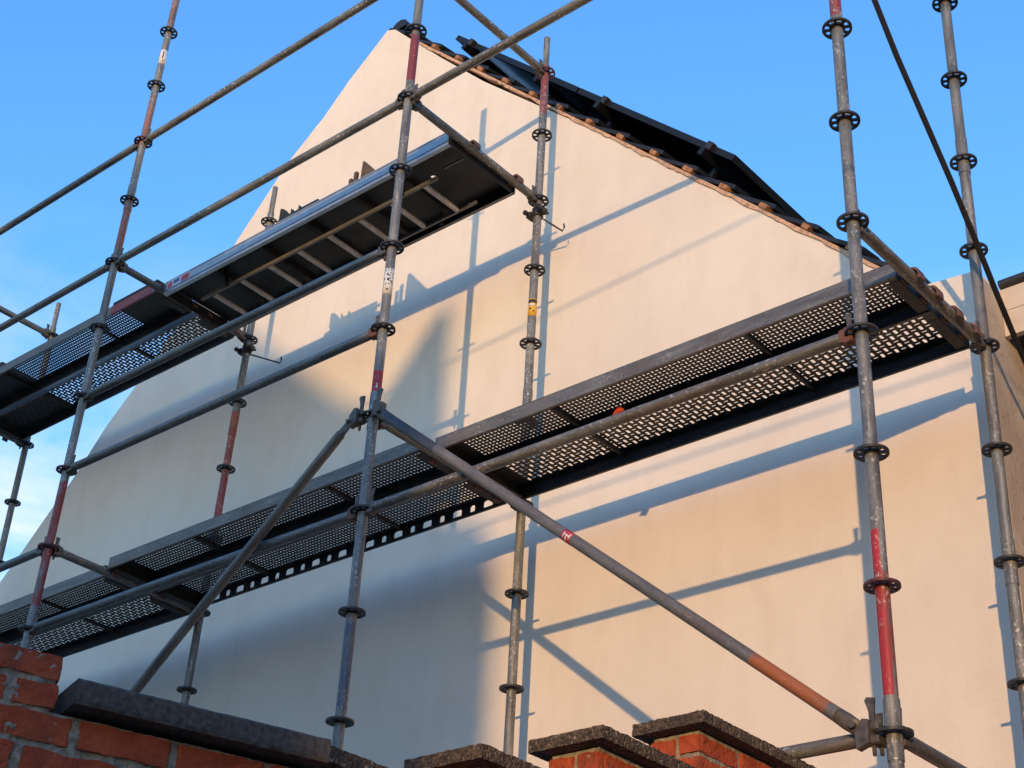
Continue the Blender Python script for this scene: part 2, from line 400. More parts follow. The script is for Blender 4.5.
# ------------------------------------------------------------------ boundary walls of brick
def brick(mb, mt, x0, x1, y0, y1, z0, z1, seed):
    """one worn brick with softened, chipped edges"""
    nx, ny_, nz_ = 16, 3, 7; idx = {}; vs = []; fs = []
    r = .0034
    def V(i, j, k):
        if (i, j, k) in idx: return idx[(i, j, k)]
        def c(t, n, a, b): return a+(b-a)*((0, .035, .965, 1)[(0, 1, n-1, n).index(t)] if t in (0, 1, n-1, n) and n > 3 else t/n)
        p = Vector((c(i, nx, x0, x1), y0+(y1-y0)*j/ny_, c(k, nz_, z0, z1)))
        e = (i in (0, nx))+(j in (0, ny_))+(k in (0, nz_))
        if e >= 2:
            ce = Vector(((x0+x1)/2, (y0+y1)/2, (z0+z1)/2)); q = p-ce
            sh = r*(.6+1.3*abs(noise.noise(p*31+Vector((seed, 0, 0)))))
            for a_, lim in ((0, i in (0, nx)), (1, j in (0, ny_)), (2, k in (0, nz_))):
                if lim: q[a_] -= math.copysign(sh, q[a_])
            p = ce+q
        p += Vector((noise.noise(p*17+Vector((seed, 1, 0))), noise.noise(p*17+Vector((0, seed, 7))), noise.noise(p*19+Vector((4, 0, seed)))))*.0040+Vector((noise.noise(p*75), noise.noise(p*75+Vector((5, 5, 5))), noise.noise(p*75+Vector((9, 2, 0)))))*.0026
        idx[(i, j, k)] = len(vs); vs.append(mt @ p); return idx[(i, j, k)]
    for i in range(nx):
        for j in range(ny_):
            fs.append((V(i, j, 0), V(i, j+1, 0), V(i+1, j+1, 0), V(i+1, j, 0))); fs.append((V(i, j, nz_), V(i+1, j, nz_), V(i+1, j+1, nz_), V(i, j+1, nz_)))
    for i in range(nx):
        for k in range(nz_):
            fs.append((V(i, 0, k), V(i+1, 0, k), V(i+1, 0, k+1), V(i, 0, k+1))); fs.append((V(i, ny_, k), V(i, ny_, k+1), V(i+1, ny_, k+1), V(i+1, ny_, k)))
    for j in range(ny_):
        for k in range(nz_):
            fs.append((V(0, j, k), V(0, j, k+1), V(0, j+1, k+1), V(0, j+1, k))); fs.append((V(nx, j, k), V(nx, j+1, k), V(nx, j+1, k+1), V(nx, j, k+1)))
    mb.add(vs, fs, False)
def courses(mb, mt, u0, u1, v0, v1, ztop, zbot, bl=.187, bh=.055, joint=.012, off=0.0):
    """stretcher-bond skin in the u-z plane, top course ending at ztop"""
    z = ztop; k = 0
    while z-bh > zbot:
        u = u0-(bl+joint)*(.5*(k % 2))+off
        while u < u1-.03:
            a = max(u, u0); b = min(u+bl, u1)
            if b-a > .03: brick(mb, mt, a, b, v0+random.uniform(-.003, .003), v1, z-bh+random.uniform(-.002, .002), z+random.uniform(-.002, .002), random.uniform(0, 90))
            u += bl+joint
        z -= bh+joint; k += 1
# wall A, closest to the camera: runs 17 degrees off the house's depth direction
AA = R(17.3)
ud = Vector((math.sin(AA), math.cos(AA), 0)); nd = Vector((math.cos(AA), -math.sin(AA), 0))   # along, outward
A0 = Vector((-.268, -2.74, 0))                         # left end of the stone coping's top edge
FA = Matrix((ud, -nd, Vector((0, 0, 1)))).transposed().to_4x4(); FA.translation = A0
wa = thing('garden_wall', 'nearest old brick garden wall with dark stone coping, bottom left corner', 'wall', (A0.x, A0.y, GZ))
wa.rotation_euler = (0, 0, math.atan2(ud.y, ud.x))
def wp(mb, name, mat):
    o = mb.build(name, mat, wa, (0, 0, -GZ)); return o
I4 = Matrix.Identity(4)
b = MB(); courses(b, I4, -1.0, .60, .045, .14, -2.716, -3.6, off=.036); 
courses(b, I4, -1.0, -.022, .045, .14, -2.600, -2.722, bh=.050, joint=.009, off=.010)
wp(b, 'brickwork', M['brick'])
b = MB(); nu, nv = 200, 100; vs = []; fs = []
def mort(u, z): return .0505+.0055*noise.noise(Vector((u*34, z*34, 1)))+.004*noise.noise(Vector((u*95, z*95, 6)))
def mgrid(ua, ub, za, zb, nu, nv):
    vs = []; fs = []
    for j in range(nv+1):
        for i in range(nu+1):
            u = ua+(ub-ua)*i/nu; z = za+(zb-za)*j/nv; vs.append((u, mort(u, z), z))
    for j in range(nv):
        for i in range(nu): fs.append((j*(nu+1)+i, j*(nu+1)+i+1, (j+1)*(nu+1)+i+1, (j+1)*(nu+1)+i))
    k = len(vs); vs += [(ua, .30, za), (ub, .30, za), (ub, .30, zb), (ua, .30, zb)]
    bot = [i for i in range(nu+1)]; rgt = [j*(nu+1)+nu for j in range(nv+1)]; top = [nv*(nu+1)+i for i in range(nu, -1, -1)]; lft = [j*(nu+1) for j in range(nv, -1, -1)]
    fs += [tuple(bot[::-1]+[k, k+1]), tuple(rgt[::-1]+[k+1, k+2]), tuple(top[::-1]+[k+2, k+3]), tuple(lft[::-1]+[k+3, k]), (k, k+3, k+2, k+1)]
    b.add(vs, fs)
mgrid(-1.0, .60, -3.35, -2.712, 300, 110); mgrid(-1.0, -.030, -2.7118, -2.606, 190, 24)
b.box(-1.0, .60, .062, .30, GZ, -3.3505)
wp(b, 'mortar_core', M['mortar'])
b = MB()
nseg = 40
sv = []
for i in range(nseg+1):
    u = .535*i/nseg
    for (v, z, e) in ((.004, -2.700, 0), (0, -2.692, 0), (0, -2.656, 1), (.006, -2.65, 1), (.28, -2.65, 1), (.28, -2.700, 0)):
        d = .0022*noise.noise(Vector((u*40, v*30, z*50)))+.0012*noise.noise(Vector((u*130, v*30, z*90)))
        sv.append((u, v+d, z+d*e))
fs = [tuple(range(5, -1, -1)), tuple(nseg*6+k for k in range(6))]
for i in range(nseg):
    for k in range(6): fs.append((i*6+k, i*6+(k+1) % 6, i*6+6+(k+1) % 6, i*6+6+k))
b.add(sv, fs); wp(b, 'coping_stone', M['slab'])
# wall B: steps up towards the house, each step with an aggregate cap
wb = thing('stepped_wall', 'stepped brick boundary wall with rough aggregate caps, bottom centre', 'wall', (-.42, -1.2, GZ))
def bp(mb, name, mat):
    o = mb.build(name, mat, wb); o.matrix_parent_inverse = Matrix.Translation(-Vector((-.42, -1.2, GZ))); return o
steps = [(-2.10, -2.587, -1.50), (-1.58, -2.44, -1.02), (-1.10, -2.25, -.54), (-.62, -2.062, .95)]
bw = MB(); mc = MB()
for (y0, zt, y1) in steps:
    x0, x1 = -.552, -.288
    # cap: low box with hipped top, finely subdivided and roughened
    nx, nyy = 24, max(24, int((y1-y0)/.011)); vs = []; fs = []
    rise, ins = .026, .105
    def H(x, y):
        d = min(x-x0, x1-x, y-y0, .3); return rise*min(1, d/ins)
    for j in range(nyy+1):
        y = y0+(y1-y0)*j/nyy
        for i in range(nx+1):
            x = x0+(x1-x0)*i/nx; q = Vector((x, y, 0))
            vs.append((x+.003*noise.noise(q*70), y+.003*noise.noise(q*70+Vector((9, 0, 0))), zt+H(x, y)+.0045*noise.noise(q*85)))
    for j in range(nyy):
        for i in range(nx): fs.append((j*(nx+1)+i, j*(nx+1)+i+1, (j+1)*(nx+1)+i+1, (j+1)*(nx+1)+i))
    bd = [i for i in range(nx+1)]+[j*(nx+1)+nx for j in range(1, nyy+1)]+[nyy*(nx+1)+i for i in range(nx-1, -1, -1)]+[j*(nx+1) for j in range(nyy-1, 0, -1)]
    base = len(vs)
    for lvl in (1, 2, 3):
        for q in bd:
            p = Vector(vs[q]); z = zt-.036*lvl/3; d = Vector((p.x, p.y, z))
            vs.append((p.x+.0035*noise.noise(d*80), p.y+.0035*noise.noise(d*80+Vector((3, 3, 3))), z+.002*noise.noise(d*60)))
    nb_ = len(bd); prev = bd
    for lvl in range(3):
        cur = [base+lvl*nb_+k for k in range(nb_)]
        for k in range(nb_): fs.append((prev[k], cur[k], cur[(k+1) % nb_], prev[(k+1) % nb_]))
        prev = cur
    fs.append(tuple(prev))
    c = MB(); c.add(vs, fs); bp(c, 'cap_stone', M['gravel'])
    zb = zt-.038
    mc.box(-.505, -.340, y0+.052, y1-.01 if y1 < .5 else y1, zb-.6 if y1 < .5 else GZ, zb-.001)
    mt = Matrix.Translation((0, 0, 0)) @ Matrix.Rotation(R(90), 4, 'Z')      # u -> y, v -> -x
    courses(bw, mt, y0+.045, y1-.01 if y1 < .5 else y1, .332, .40, zb-.012, zb-.62, off=.02)
    # header face towards the street
    z = zb-.012; k = 0
    while z > zb-.30:
        u = -.512-(.0 if k % 2 == 0 else .05)
        while u < -.345:
            a = max(u, -.512); b2 = min(u+.09, -.333)
            if b2-a > .025: brick(bw, I4, a, b2, y0+.043, y0+.10, z-.055, z, random.uniform(0, 90))
            u += .102
        z -= .067; k += 1
mc.box(-.505, -.345, -2.0, -.62, GZ, -2.70)
bp(bw, 'brickwork', M['brick']); bp(mc, 'mortar_core', M['mortar'])

# ------------------------------------------------------------------ scaffold
BAY = 2.572; W = 1.09; TR = .02415
FIT = {'F0': (0, 0, 0, .0, 0), 'F1': (-.0034, -.0189, -.0024, .0061, .0009), 'F2': (.0038, .0013, -.0079, .0016, .0037), 'F3': (.0005, -.011, -.0048, .0004, -.0113),
       'K0': (.0079, .0213, -.001, -.0115, .0027), 'K1': (.0009, .0042, .0032, .0062, .0034), 'K2': (-.0033, .0123, -.0033, .0023, .0018), 'K3': (.0056, -.0104, .005, .0047, -.0003)}
BX = {'0': -3*BAY, '1': -2*BAY, '2': -BAY, '3': 0}
def node(p, z):
    d = FIT[p]; return Vector((BX[p[1]]+d[0]+d[2]*z, (W if p[0] == 'K' else 0)+d[1]+d[3]*z, z+d[4]))
def rosette_mesh():
    rs = (.0246, .033, .0515, .0612); n = 48; vs = []; fs = []
    for a in range(n):
        t = 2*math.pi*a/n
        for r in rs: vs.append((r*math.cos(t), r*math.sin(t)))
    m_ = len(vs); V3 = [(x, y, -.0048) for x, y in vs]+[(x, y, .0048) for x, y in vs]
    have = set()
    for a in range(n):
        for k in range(3):
            if k != 1 or (a % 6) in (0, 5): have.add((a, k))
    for (a, k) in have:
        b2 = (a+1) % n; q = [a*4+k, a*4+k+1, b2*4+k+1, b2*4+k]
        fs.append(tuple(i+m_ for i in q)); fs.append(tuple(q[::-1]))
        for (nb, e) in (((a, k-1), (q[0], q[3])), ((a, k+1), (q[1], q[2])), (((a-1) % n, k), (q[0], q[1])), ((b2, k), (q[3], q[2]))):
            if nb not in have: fs.append((e[0], e[1], e[1]+m_, e[0]+m_))
    mb = MB(); mb.add(V3, fs)
    mb.tube((0, 0, -.011), (0, 0, .011), .0262, n=24)
    return mb
ROS = rosette_mesh().mesh('rosette', M['rosette']); ROSR = rosette_mesh().mesh('rosette_painted', M['rosette_red'])

def patch(name, mat, parent, z0, z1, a0, a1, r=.0249, n=10):
    """a sticker wrapped round part of a pole (angles in degrees about its axis)"""
    vs = []
    for i in range(n+1):
        t = R(a0+(a1-a0)*i/n)
        vs += [(r*math.cos(t), r*math.sin(t), z0), (r*math.cos(t), r*math.sin(t), z1)]
    inn = [(x*.985, y*.985, z) for x, y, z in vs]
    k = len(vs); mb = MB()
    fs = [(2*i, 2*i+2, 2*i+3, 2*i+1) for i in range(n)]+[(k+2*i, k+2*i+1, k+2*i+3, k+2*i+2) for i in range(n)]
    fs += [(2*i, k+2*i, k+2*i+2, 2*i+2) for i in range(n)]+[(2*i+1, 2*i+3, k+2*i+3, k+2*i+1) for i in range(n)]
    fs += [(0, 1, k+1, k), (2*n, k+2*n, k+2*n+1, 2*n+1)]
    mb.add(vs+inn, fs, True)
    return mb.build(name, mat, parent)
def standard(p, label, top, bands, joints=(), spigot=False, redros=(), lo=None):
    n0 = node(p, 0); d = FIT[p]
    base_z = GZ
    t = thing('scaffold_standard', label, 'scaffold pole', group='upright poles of the scaffold')
    ax_ = Vector((d[2], d[3], 1)).normalized()
    rot = Vector((0, 0, 1)).rotation_difference(ax_).to_matrix().to_4x4(); rot.translation = n0+Vector((d[2], d[3], 1))*(GZ+.06-n0.z)
    t.matrix_world = rot
    zz = lambda z: z-(GZ+.06)+d[4]                     # local height of scaffold level z
    mb = MB(); mb.tube((0, 0, .0), (0, 0, zz(top)), TR, n=24)
    for j in joints: mb.tube((0, 0, zz(j)-.20), (0, 0, zz(j)), .0268, n=24)
    if spigot: mb.tube((0, 0, zz(top)), (0, 0, zz(top)+.235), .0192, n=20)
    mat = steel('standard_'+p, 'Z', [(zz(q[0]), zz(q[1]))+tuple(q[2:]) for q in bands], seed=sum(map(ord, p))*.37)
    mb.build('upright_tube', mat, t)
    bpl = MB(); bpl.box(-.075, .075, -.075, .075, -.052, -.044, None, .002); bpl.tube((0, 0, -.044), (0, 0, .03), .019); bpl.build('base_plate', M['head'], t)
    z = -5.0
    while z <= top+.001:
        red = any(abs(z-r_) < .01 for r_ in redros)
        o = link('rosette', ROSR if red else ROS, t, (0, 0, zz(z))); o.rotation_euler.z = R(random.choice((0, 45))+random.uniform(-3, 3)+22.5)
        z += .5
    return t, zz
s1, z1 = standard('F1', 'tall front pole with small white sticker, rising into open sky at left', 4.7,
    [(2.95, 3.4, RUSTY, .44), (2.10, 2.52, RUSTY, .50), (3.95, 4.5, RUSTY, .42), (-.36, .42, DRED, .58)], (2.62,), False, (3.0, 0.0, .5))
s2, z2 = standard('F2', 'front pole in the middle where both diagonal braces start', 3.4,
    [(2.12, 2.46, (.20, .035, .035), .60), (.13, .25, RED, .78), (-1.45, -1.05, (.07, .09, .13), .5)], (.13,))
s3, z3 = standard('F3', 'front right pole with long red paint stripe above the lowest joint', 3.2,
    [(1.06, 1.6, DRED, .62), (-1.88, -1.52, RED, .78, (-.74, -.67, -.004)), (-1.52, -1.30, RED, .80, (-.74, -.67, .004)), (-1.88, -1.45, DRED, .5)], (-1.89,), False, (-1.5,))
s0, z0_ = standard('F0', 'front pole at the outer left end of the scaffold', 3.4, [])
k0, zk0 = standard('K0', 'rear pole at the far left edge, seen below the upper deck against sky', 3.08, [(.5, 1.4, (.30, .16, .06), .4)], (), True)
k1, zk1 = standard('K1', 'rusty red rear pole close to the shaded part of the wall', 3.08, [(.5, 1.42, RUSTY, .72), (.62, 1.3, DRED, .5)], (1.45,), True)
k2, zk2 = standard('K2', 'rear pole with yellow sticker close to the sunlit gable', 3.06, [(2.66, 3.055, (.22, .05, .05), .55)], (.7,), True, (3.0,))
k3, zk3 = standard('K3', 'rear pole standing in front of the right house corner', 3.2, [(.62, .9, RUSTY, .36), (-1.75, -1.4, DRED, .42), (-.95, -.7, DRED, .34)], (1.13, -.9))
# stickers (the camera looks from about -60 degrees)
patch('white_sticker', M['white_label'], s1, z1(3.69), z1(3.82), -105, 45)
for (a, b_, za, zb) in ((-42, -25, 3.755, 3.80), (-50, -32, 3.735, 3.757), (-28, -14, 3.708, 3.726)):
    patch('sticker_print', M['ink'], s1, z1(za), z1(zb), a, b_, .0253, 3)
patch('white_sticker', M['white_label'], s2, z2(.70), z2(.855), -110, 25)
for i in range(26):
    a = random.uniform(-108, 8); z = random.uniform(.705, .84)
    patch('sticker_print', M['ink'] if i % 2 else M['head'], s2, z2(z), z2(z+random.uniform(.006, .02)), a, a+random.uniform(6, 18), .0253, 2)
tri = MB(); pts = [(-60, .150), (-30, .150), (-45, .178)]
tri.add([(.0254*math.cos(R(a)), .0254*math.sin(R(a)), z2(z)) for a, z in pts]+[(.0247*math.cos(R(a)), .0247*math.sin(R(a)), z2(z)) for a, z in pts], [(0, 1, 2), (5, 4, 3), (0, 3, 4, 1), (1, 4, 5, 2), (2, 5, 3, 0)])
tri.build('white_triangle', M['white_label'], s2)
patch('yellow_sticker', M['yellow'], k2, zk2(1.175), zk2(1.29), -140, 30)
patch('sticker_band', M['ink'], k2, zk2(1.262), zk2(1.284), -130, 20, .0253)
patch('sticker_print', M['ink'], k2, zk2(1.215), zk2(1.228), -95, -62, .0253, 4); patch('sticker_print', M['ink'], k2, zk2(1.20), zk2(1.212), -50, -30, .0253, 3)
patch('sticker_print', M['white_label'], k2, zk2(1.240), zk2(1.256), -100, -20, .0253, 4)

# ledgers, transoms: a tube with a wedge head at each end
def head_mesh():
    mb = MB()
    for s in (1, -1):
        z0, z1_ = sorted((s*.0068, s*.034)); mb.box(.030, .064, -.021, .021, z0, z1_, None, .004)
    mb.prism([(.056, -.030), (.074, -.0255), (.082, -.0255), (.082, .0255), (.074, .0255), (.056, .030)], 'y', -.0195, .0195)
    return mb
def wedge_mesh():
    mb = MB(); mb.prism([(.040, -.055), (.049, -.055), (.058, .060), (.061, .082), (.036, .082), (.037, .060)], 'y', -.0036, .0036)
    mb.tube((.0445, -.009, -.048), (.0445, .009, -.048), .004, n=8); return mb
HEAD = head_mesh().mesh('wedge_head', M['head']); HEADR = head_mesh().mesh('wedge_head_rusty', M['head_rust']); WEDGE = wedge_mesh().mesh('wedge', M['head'])
def bar(name, cat, label, group, a, b_, mat='steel', rusty=False, extra=None):
    fr, ln = axis_frame(a, b_)
    t = thing(name, label, cat, group=group, mat=fr)
    mb = MB(); mb.tube((.080, 0, 0), (ln-.080, 0, 0), TR, n=24)
    mb.build('tube', M[mat] if isinstance(mat, str) else mat, t)
    for e in (0, 1):
        h = link('wedge_head', HEADR if (rusty and e) else HEAD, t); wd = link('wedge', WEDGE, h)
        if e: h.location = (ln, 0, 0); h.rotation_euler.z = math.pi
        wd.location.z = random.uniform(-.012, .02)
    return t
LG = 'horizontal tubes along the scaffold'; TG = 'cross tubes of the scaffold'
def ledger(a, b_, z, label, mat='steel', rusty=False): return bar('scaffold_ledger', 'scaffold tube', label, LG, node(a, z), node(b_, z), mat, rusty)
def transom(i, z, label, mat='steel2', rusty=False): return bar('scaffold_transom', 'scaffold tube', label, TG, node('F'+i, z), node('K'+i, z), mat, rusty)
M['steelg'] = steel('galvanised_tube_grey', 'X', c0=(.085, .09, .088), c1=(.21, .22, .212), rust=.25, splash=.3, seed=7.0)
ledger('F1', 'F2', 3, 'topmost tube against the sky, ending at the upper edge of the photo')
ledger('F0', 'F1', 3, 'topmost tube left of the left pole, leaving through the left edge', 'steelg')
ledger('F1', 'F2', 2, 'sloping tube crossing the gable just above the upper deck')
ledger('F0', 'F1', 2, 'tube above the left upper decks, left of the left pole', 'steelg')
ledger('F2', 'F3', 2, 'speckled tube rising right from the middle pole across the roof peak', 'steel2')
ledger('F1', 'F2', 1, 'tube directly in front of the upper deck underside', 'steelg')
ledger('F1', 'F2', .5, 'lone guard tube in front of the shaded wall between both decks', 'steelg', True)
ledger('F0', 'F1', 0, 'short visible tube left of the left pole, below all upper decks', 'steelg')
ledger('F1', 'F2', -.5, 'tube passing under the lower left deck to the middle pole', 'steelg', True)
ledger('F2', 'F3', -.5, 'long tube in front of the lower right deck underside', 'steel2', True)
ledger('F2', 'F3', -2, 'lowest tube at bottom right, left of the red striped pole', 'steel2')
transom('0', 2, 'cross tube carrying the far left ends of the upper decks')
transom('0', 3, 'thin cross tube against sky at the far left edge', 'steelg')
transom('1', 2, 'cross tube where perforated upper decks meet the aluminium deck', 'steelg')
transom('1', 0, 'cross tube under the lower decks at the left pole')
transom('2', 3, 'highest cross tube, running over the roof to the wall side pole')
transom('2', 2, 'cross tube holding the right end of the aluminium deck')
transom('2', 0, 'cross tube behind the brace start, joining two lower decks', 'steel2', True)
transom('3', 0, 'cross tube with four reddish deck claws at the right deck end')
transom('3', -2, 'lowest cross tube at bottom right, behind the red striped pole', 'steelg')

# diagonal braces
def brace(label, a, b_, bands, sticker):
    fr, ln = axis_frame(a, b_)
    t = thing('diagonal_brace', label, 'scaffold brace', group='diagonal braces of the scaffold', mat=fr)
    mat = steel('brace_tube_%d' % int(ln*1000), 'X', [(p*ln, q*ln, c, k) for p, q, c, k in bands], c0=(.13, .12, .105), c1=(.21, .195, .17), rust=.5, splash=.15, seed=ln)
    mb = MB(); mb.tube((.10, 0, 0), (ln-.10, 0, 0), TR, n=24); mb.build('tube', mat, t)
    for e in (0, 1):
        h = MB(); s = -1 if e else 1; o = ln if e else 0
        X = lambda v: o+s*v
        sec = [(.005, .006, .024), (.06, .007, .027), (.10, .016, .025), (.15, .0245, .0245)]
        vs = []
        for (x, hy, hz) in sec:
            for i in range(12):
                an = 2*math.pi*i/12; vs.append((X(x), hy*math.cos(an), hz*math.sin(an)))
        fs = [tuple(range(12)), tuple(36+i for i in range(11, -1, -1))]
        for q in range(3):
            for i in range(12): fs.append((q*12+i, q*12+(i+1) % 12, q*12+12+(i+1) % 12, q*12+12+i))
        h.add(vs, fs, True)
        h.build('flattened_end', M['head'], t)
        k = MB(); k.tube((X(.028), -.022, 0), (X(.028), .022, 0), .011, n=8); k.build('pivot_bolt', M['head'], t)
    if sticker:
        sx, w_ = sticker; vs = []; n = 10
        for i in range(n+1):
            an = R(105+165*i/n)
            vs += [(ln*sx, .0249*math.cos(an), .0249*math.sin(an)), (ln*sx+w_, .0249*math.cos(an), .0249*math.sin(an))]
        st = MB(); st.add(vs, [(2*i, 2*i+1, 2*i+3, 2*i+2) for i in range(n)], True); 
        o = st.build('red_sticker', M['redlabel'], t); md = o.modifiers.new('thick', 'SOLIDIFY'); md.thickness = .0006; md.offset = -1
        for (dx, an0, an1, wd_) in ((.012, 150, 215, .006), (.03, 180, 240, .006), (.048, 140, 200, .006), (.02, 165, 180, .03)):
            vs = []
            for i in range(5):
                an = R(an0+(an1-an0)*i/4); vs += [(ln*sx+dx, .0254*math.cos(an), .0254*math.sin(an)), (ln*sx+dx+wd_, .0254*math.cos(an), .0254*math.sin(an))]
            pm = MB(); pm.add(vs, [(2*i, 2*i+1, 2*i+3, 2*i+2) for i in range(4)], True)
            o = pm.build('sticker_print', M['white_label'], t); md = o.modifiers.new('thick', 'SOLIDIFY'); md.thickness = .0004; md.offset = -1
    return t
brace('long brace with red sticker and orange lower end, falling to the right', node('F2', 0)+Vector((.075, -.052, -.012)), node('F3', -2)+Vector((-.085, -.052, .01)),
      [(.025, .175, (.045, .05, .062), .92), (.85, .915, ORANGE, .85), (.84, .955, ORANGE, .60)], (.488, .060))
brace('plain grey brace falling left from the middle pole to the garden wall', node('F2', 0)+Vector((-.08, -.052, -.004)), node('F1', -2)+Vector((.085, -.052, .01)), [], None)
# brace swivel castings belong to the braces' nodes
for (p, z, dx, lab) in (('F2', 0, .05, 'swivel casting right of the middle pole, holding the long brace'), ('F2', 0, -.05, 'swivel casting left of the middle pole, holding the plain brace'),
                        ('F3', -2, -.055, 'swivel casting with raised wedge at the lower end of the long brace')):
    n0 = node(p, z); t = thing('brace_casting', lab, 'scaffold coupler', n0, 'brace castings on the poles')
    s = 1 if dx > 0 else -1
    b = MB(); b.box(min(.03*s, .10*s), max(.03*s, .10*s), -.048, -.012, .006, .034, None, .005); b.box(min(.03*s, .10*s), max(.03*s, .10*s), -.048, -.012, -.036, -.006, None, .005)
    b.prism([(.055*s, -.034), (.10*s, -.05), (.105*s, .01), (.075*s, .045), (.055*s, .04)], 'y', -.062, -.030)
    b.build('casting', M['head'], t)
    b = MB(); b.prism([(.050*s, -.07), (.060*s, -.07), (.066*s, .075), (.078*s, .112), (.070*s, .122), (.042*s, .116), (.046*s, .075)], 'y', -.034, -.026); b.build('wedge', M['head'], t)

# steel decks: perforated sheet, folded side webs, ribs, claws
DW = .305
def slot(cx, cy, hx, hy, n=8):
    r = min(hx, hy); pts = []
    for i in range(n):
        a = 2*math.pi*(i+.5)/n; x, y = r*math.cos(a), r*math.sin(a)
        x += math.copysign(hx-r, x); y += math.copysign(hy-r, y); pts.append((cx+x, cy+y))
    return pts
def sheet_mesh(ln, cell, a, b, mg=.030):
    ncol = int((ln-2*.075)/cell); nrow = int((DW-2*mg)/cell)
    x00 = (ln-ncol*cell)/2; y00 = (DW-nrow*cell)/2
    mb = MB()
    def quad(x0, x1, y0, y1): mb.add([(x0, y0, 0), (x1, y0, 0), (x1, y1, 0), (x0, y1, 0)], [(0, 1, 2, 3)])
    quad(0, x00, 0, DW); quad(x00+ncol*cell, ln, 0, DW); quad(x00, x00+ncol*cell, 0, y00); quad(x00, x00+ncol*cell, y00+nrow*cell, DW)
    for i in range(ncol):
        for j in range(nrow):
            x0 = x00+i*cell; y0 = y00+j*cell; cx, cy = x0+cell/2, y0+cell/2
            hx, hy = a if (i+j) % 2 else b
            h = slot(cx, cy, hx, hy)
            sq = [(x0+cell, cy), (x0+cell, y0+cell), (cx, y0+cell), (x0, y0+cell), (x0, cy), (x0, y0), (cx, y0), (x0+cell, y0)]
            # match: hole points at half-steps, square points at full steps
            vs = [(x, y, 0) for x, y in h]+[(x, y, 0) for x, y in sq]
            fs = [(k, 8+(k+1) % 8, (k+1) % 8) for k in range(8)]+[(k, 8+k, 8+(k+1) % 8) for k in range(8)]
            mb.add(vs, fs)
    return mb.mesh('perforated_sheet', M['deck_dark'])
DL = BAY-.078
SHEET = sheet_mesh(DL, .0335, (.0120, .0044), (.0082, .0164)); SHEETF = sheet_mesh(DL, .0240, (.0088, .0045), (.0048, .0086))
def web_mesh(holes=False, mat='deck', H=.078):
    """side web in x-z with a return flange at the bottom, y = 0 is the outer face, inward +y"""
    mb = MB(); t = .0028
    if not holes:
        mb.box(0, DL, 0, t, -H, -.0015)
    else:
        mb.box(0, DL, 0, t, -.018, -.0015); mb.box(0, DL, 0, t, -H, -.056)
        x = 0; k = 0
        while x < DL-.02:                              # plates between D-shaped openings, rounded at the top
            wd = .062 if k % 2 else .032; x2 = min(x+.062, DL)
            r = .014
            if x2+wd < DL:
                def arc_(cx, a0, a1): return [(cx+r*math.cos(R(a0+(a1-a0)*i/5)), -.0322+r*math.sin(R(a0+(a1-a0)*i/5))) for i in range(6)]
                mb.prism([(x2+wd-.0001, -.0182)]+[(x2, -.0182)]+arc_(x2+r, 180, 90)+arc_(x2+wd-r, 90, 0), 'y', 0, t)
            mb.box(x, x2, 0, t, -.0558, -.0182); x = x2+wd; k += 1
    mb.box(0, DL, t, .013, -H-.0001, -H+t)
    return mb.mesh('side_web', M[mat])
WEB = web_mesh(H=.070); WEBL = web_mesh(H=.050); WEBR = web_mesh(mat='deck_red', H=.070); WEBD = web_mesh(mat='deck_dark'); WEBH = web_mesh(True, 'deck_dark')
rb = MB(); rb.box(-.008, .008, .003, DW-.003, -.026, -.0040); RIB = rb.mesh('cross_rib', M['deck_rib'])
eb = MB(); eb.box(0, .003, .003, DW-.003, -.078, -.0035); eb.prism([(.0029,-.0776),(.05,-.0776),(.05,-.074),(.0029,-.074)], 'y', .027, DW-.027); END = eb.mesh('end_plate', M['deck_rib'])
cb = MB()                                              # claw hooks over the transom: plate with a round bite
arc = [(-.048-.036*math.cos(R(a)), -.062+.036*math.sin(R(a))) for a in range(0, 181, 20)]
inner = [(-.048-.0262*math.cos(R(a)), -.062+.0262*math.sin(R(a))) for a in range(180, -1, -20)]
cb.prism(arc+[(-.001, -.062), (-.001, -.070), (-.0218, -.070)]+inner+[(-.074, -.085), (-.084, -.085)], 'y', -.022, .022)
cb.box(-.012, -.0008, -.030, .030, -.076, -.010, None, .003)
CLAW = cb.mesh('claw', M['claw'])
def deck(bay, y0, z, label, holes=False, dx=0, group='perforated steel decks of the scaffold', fine=False, red=False):
    xl = BX[str(bay)]+.039
    dz = (FIT['F%d' % bay][4]+FIT['F%d' % (bay+1)][4])/2
    t = thing('steel_deck', label, 'scaffold deck', (xl+dx, y0, z+.062+dz), group)
    o = link('perforated_sheet', SHEETF if fine else SHEET, t); md = o.modifiers.new('thick', 'SOLIDIFY'); md.thickness = .0022; md.offset = -1
    link('side_web', WEBR if red else WEB if fine else WEBL, t)
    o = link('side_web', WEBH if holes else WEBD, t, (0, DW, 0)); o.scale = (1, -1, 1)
    for x in (DL*.27, DL*.70): link('cross_rib', RIB, t, (x, 0, 0))
    link('end_plate', END, t); o = link('end_plate', END, t, (DL, 0, 0)); o.scale = (-1, 1, 1)
    for y in (.075, .22): link('claw', CLAW, t, (0, y+.002, 0))
    for y in (.030, .275) if bay < 2 else (.062, .218):
        o = link('claw', CLAW, t, (DL, y, 0)); o.scale = (-1, 1, 1)
    return t
YF, YR = .392, .726
deck(2, YF, 0, 'outer perforated deck of the lower right bay, orange tag underneath', fine=True, red=False)
deck(2, YR, 0, 'wall side perforated deck of the lower right bay, with bright slots')
deck(1, YF-.03, .012, 'outer perforated deck of the lower middle bay', fine=True)
deck(1, YR-.006, .0, 'wall side lower middle deck with big holes along its edge', True, fine=True)
deck(0, YF, 0, 'outer perforated lower deck left of the left pole', fine=True)
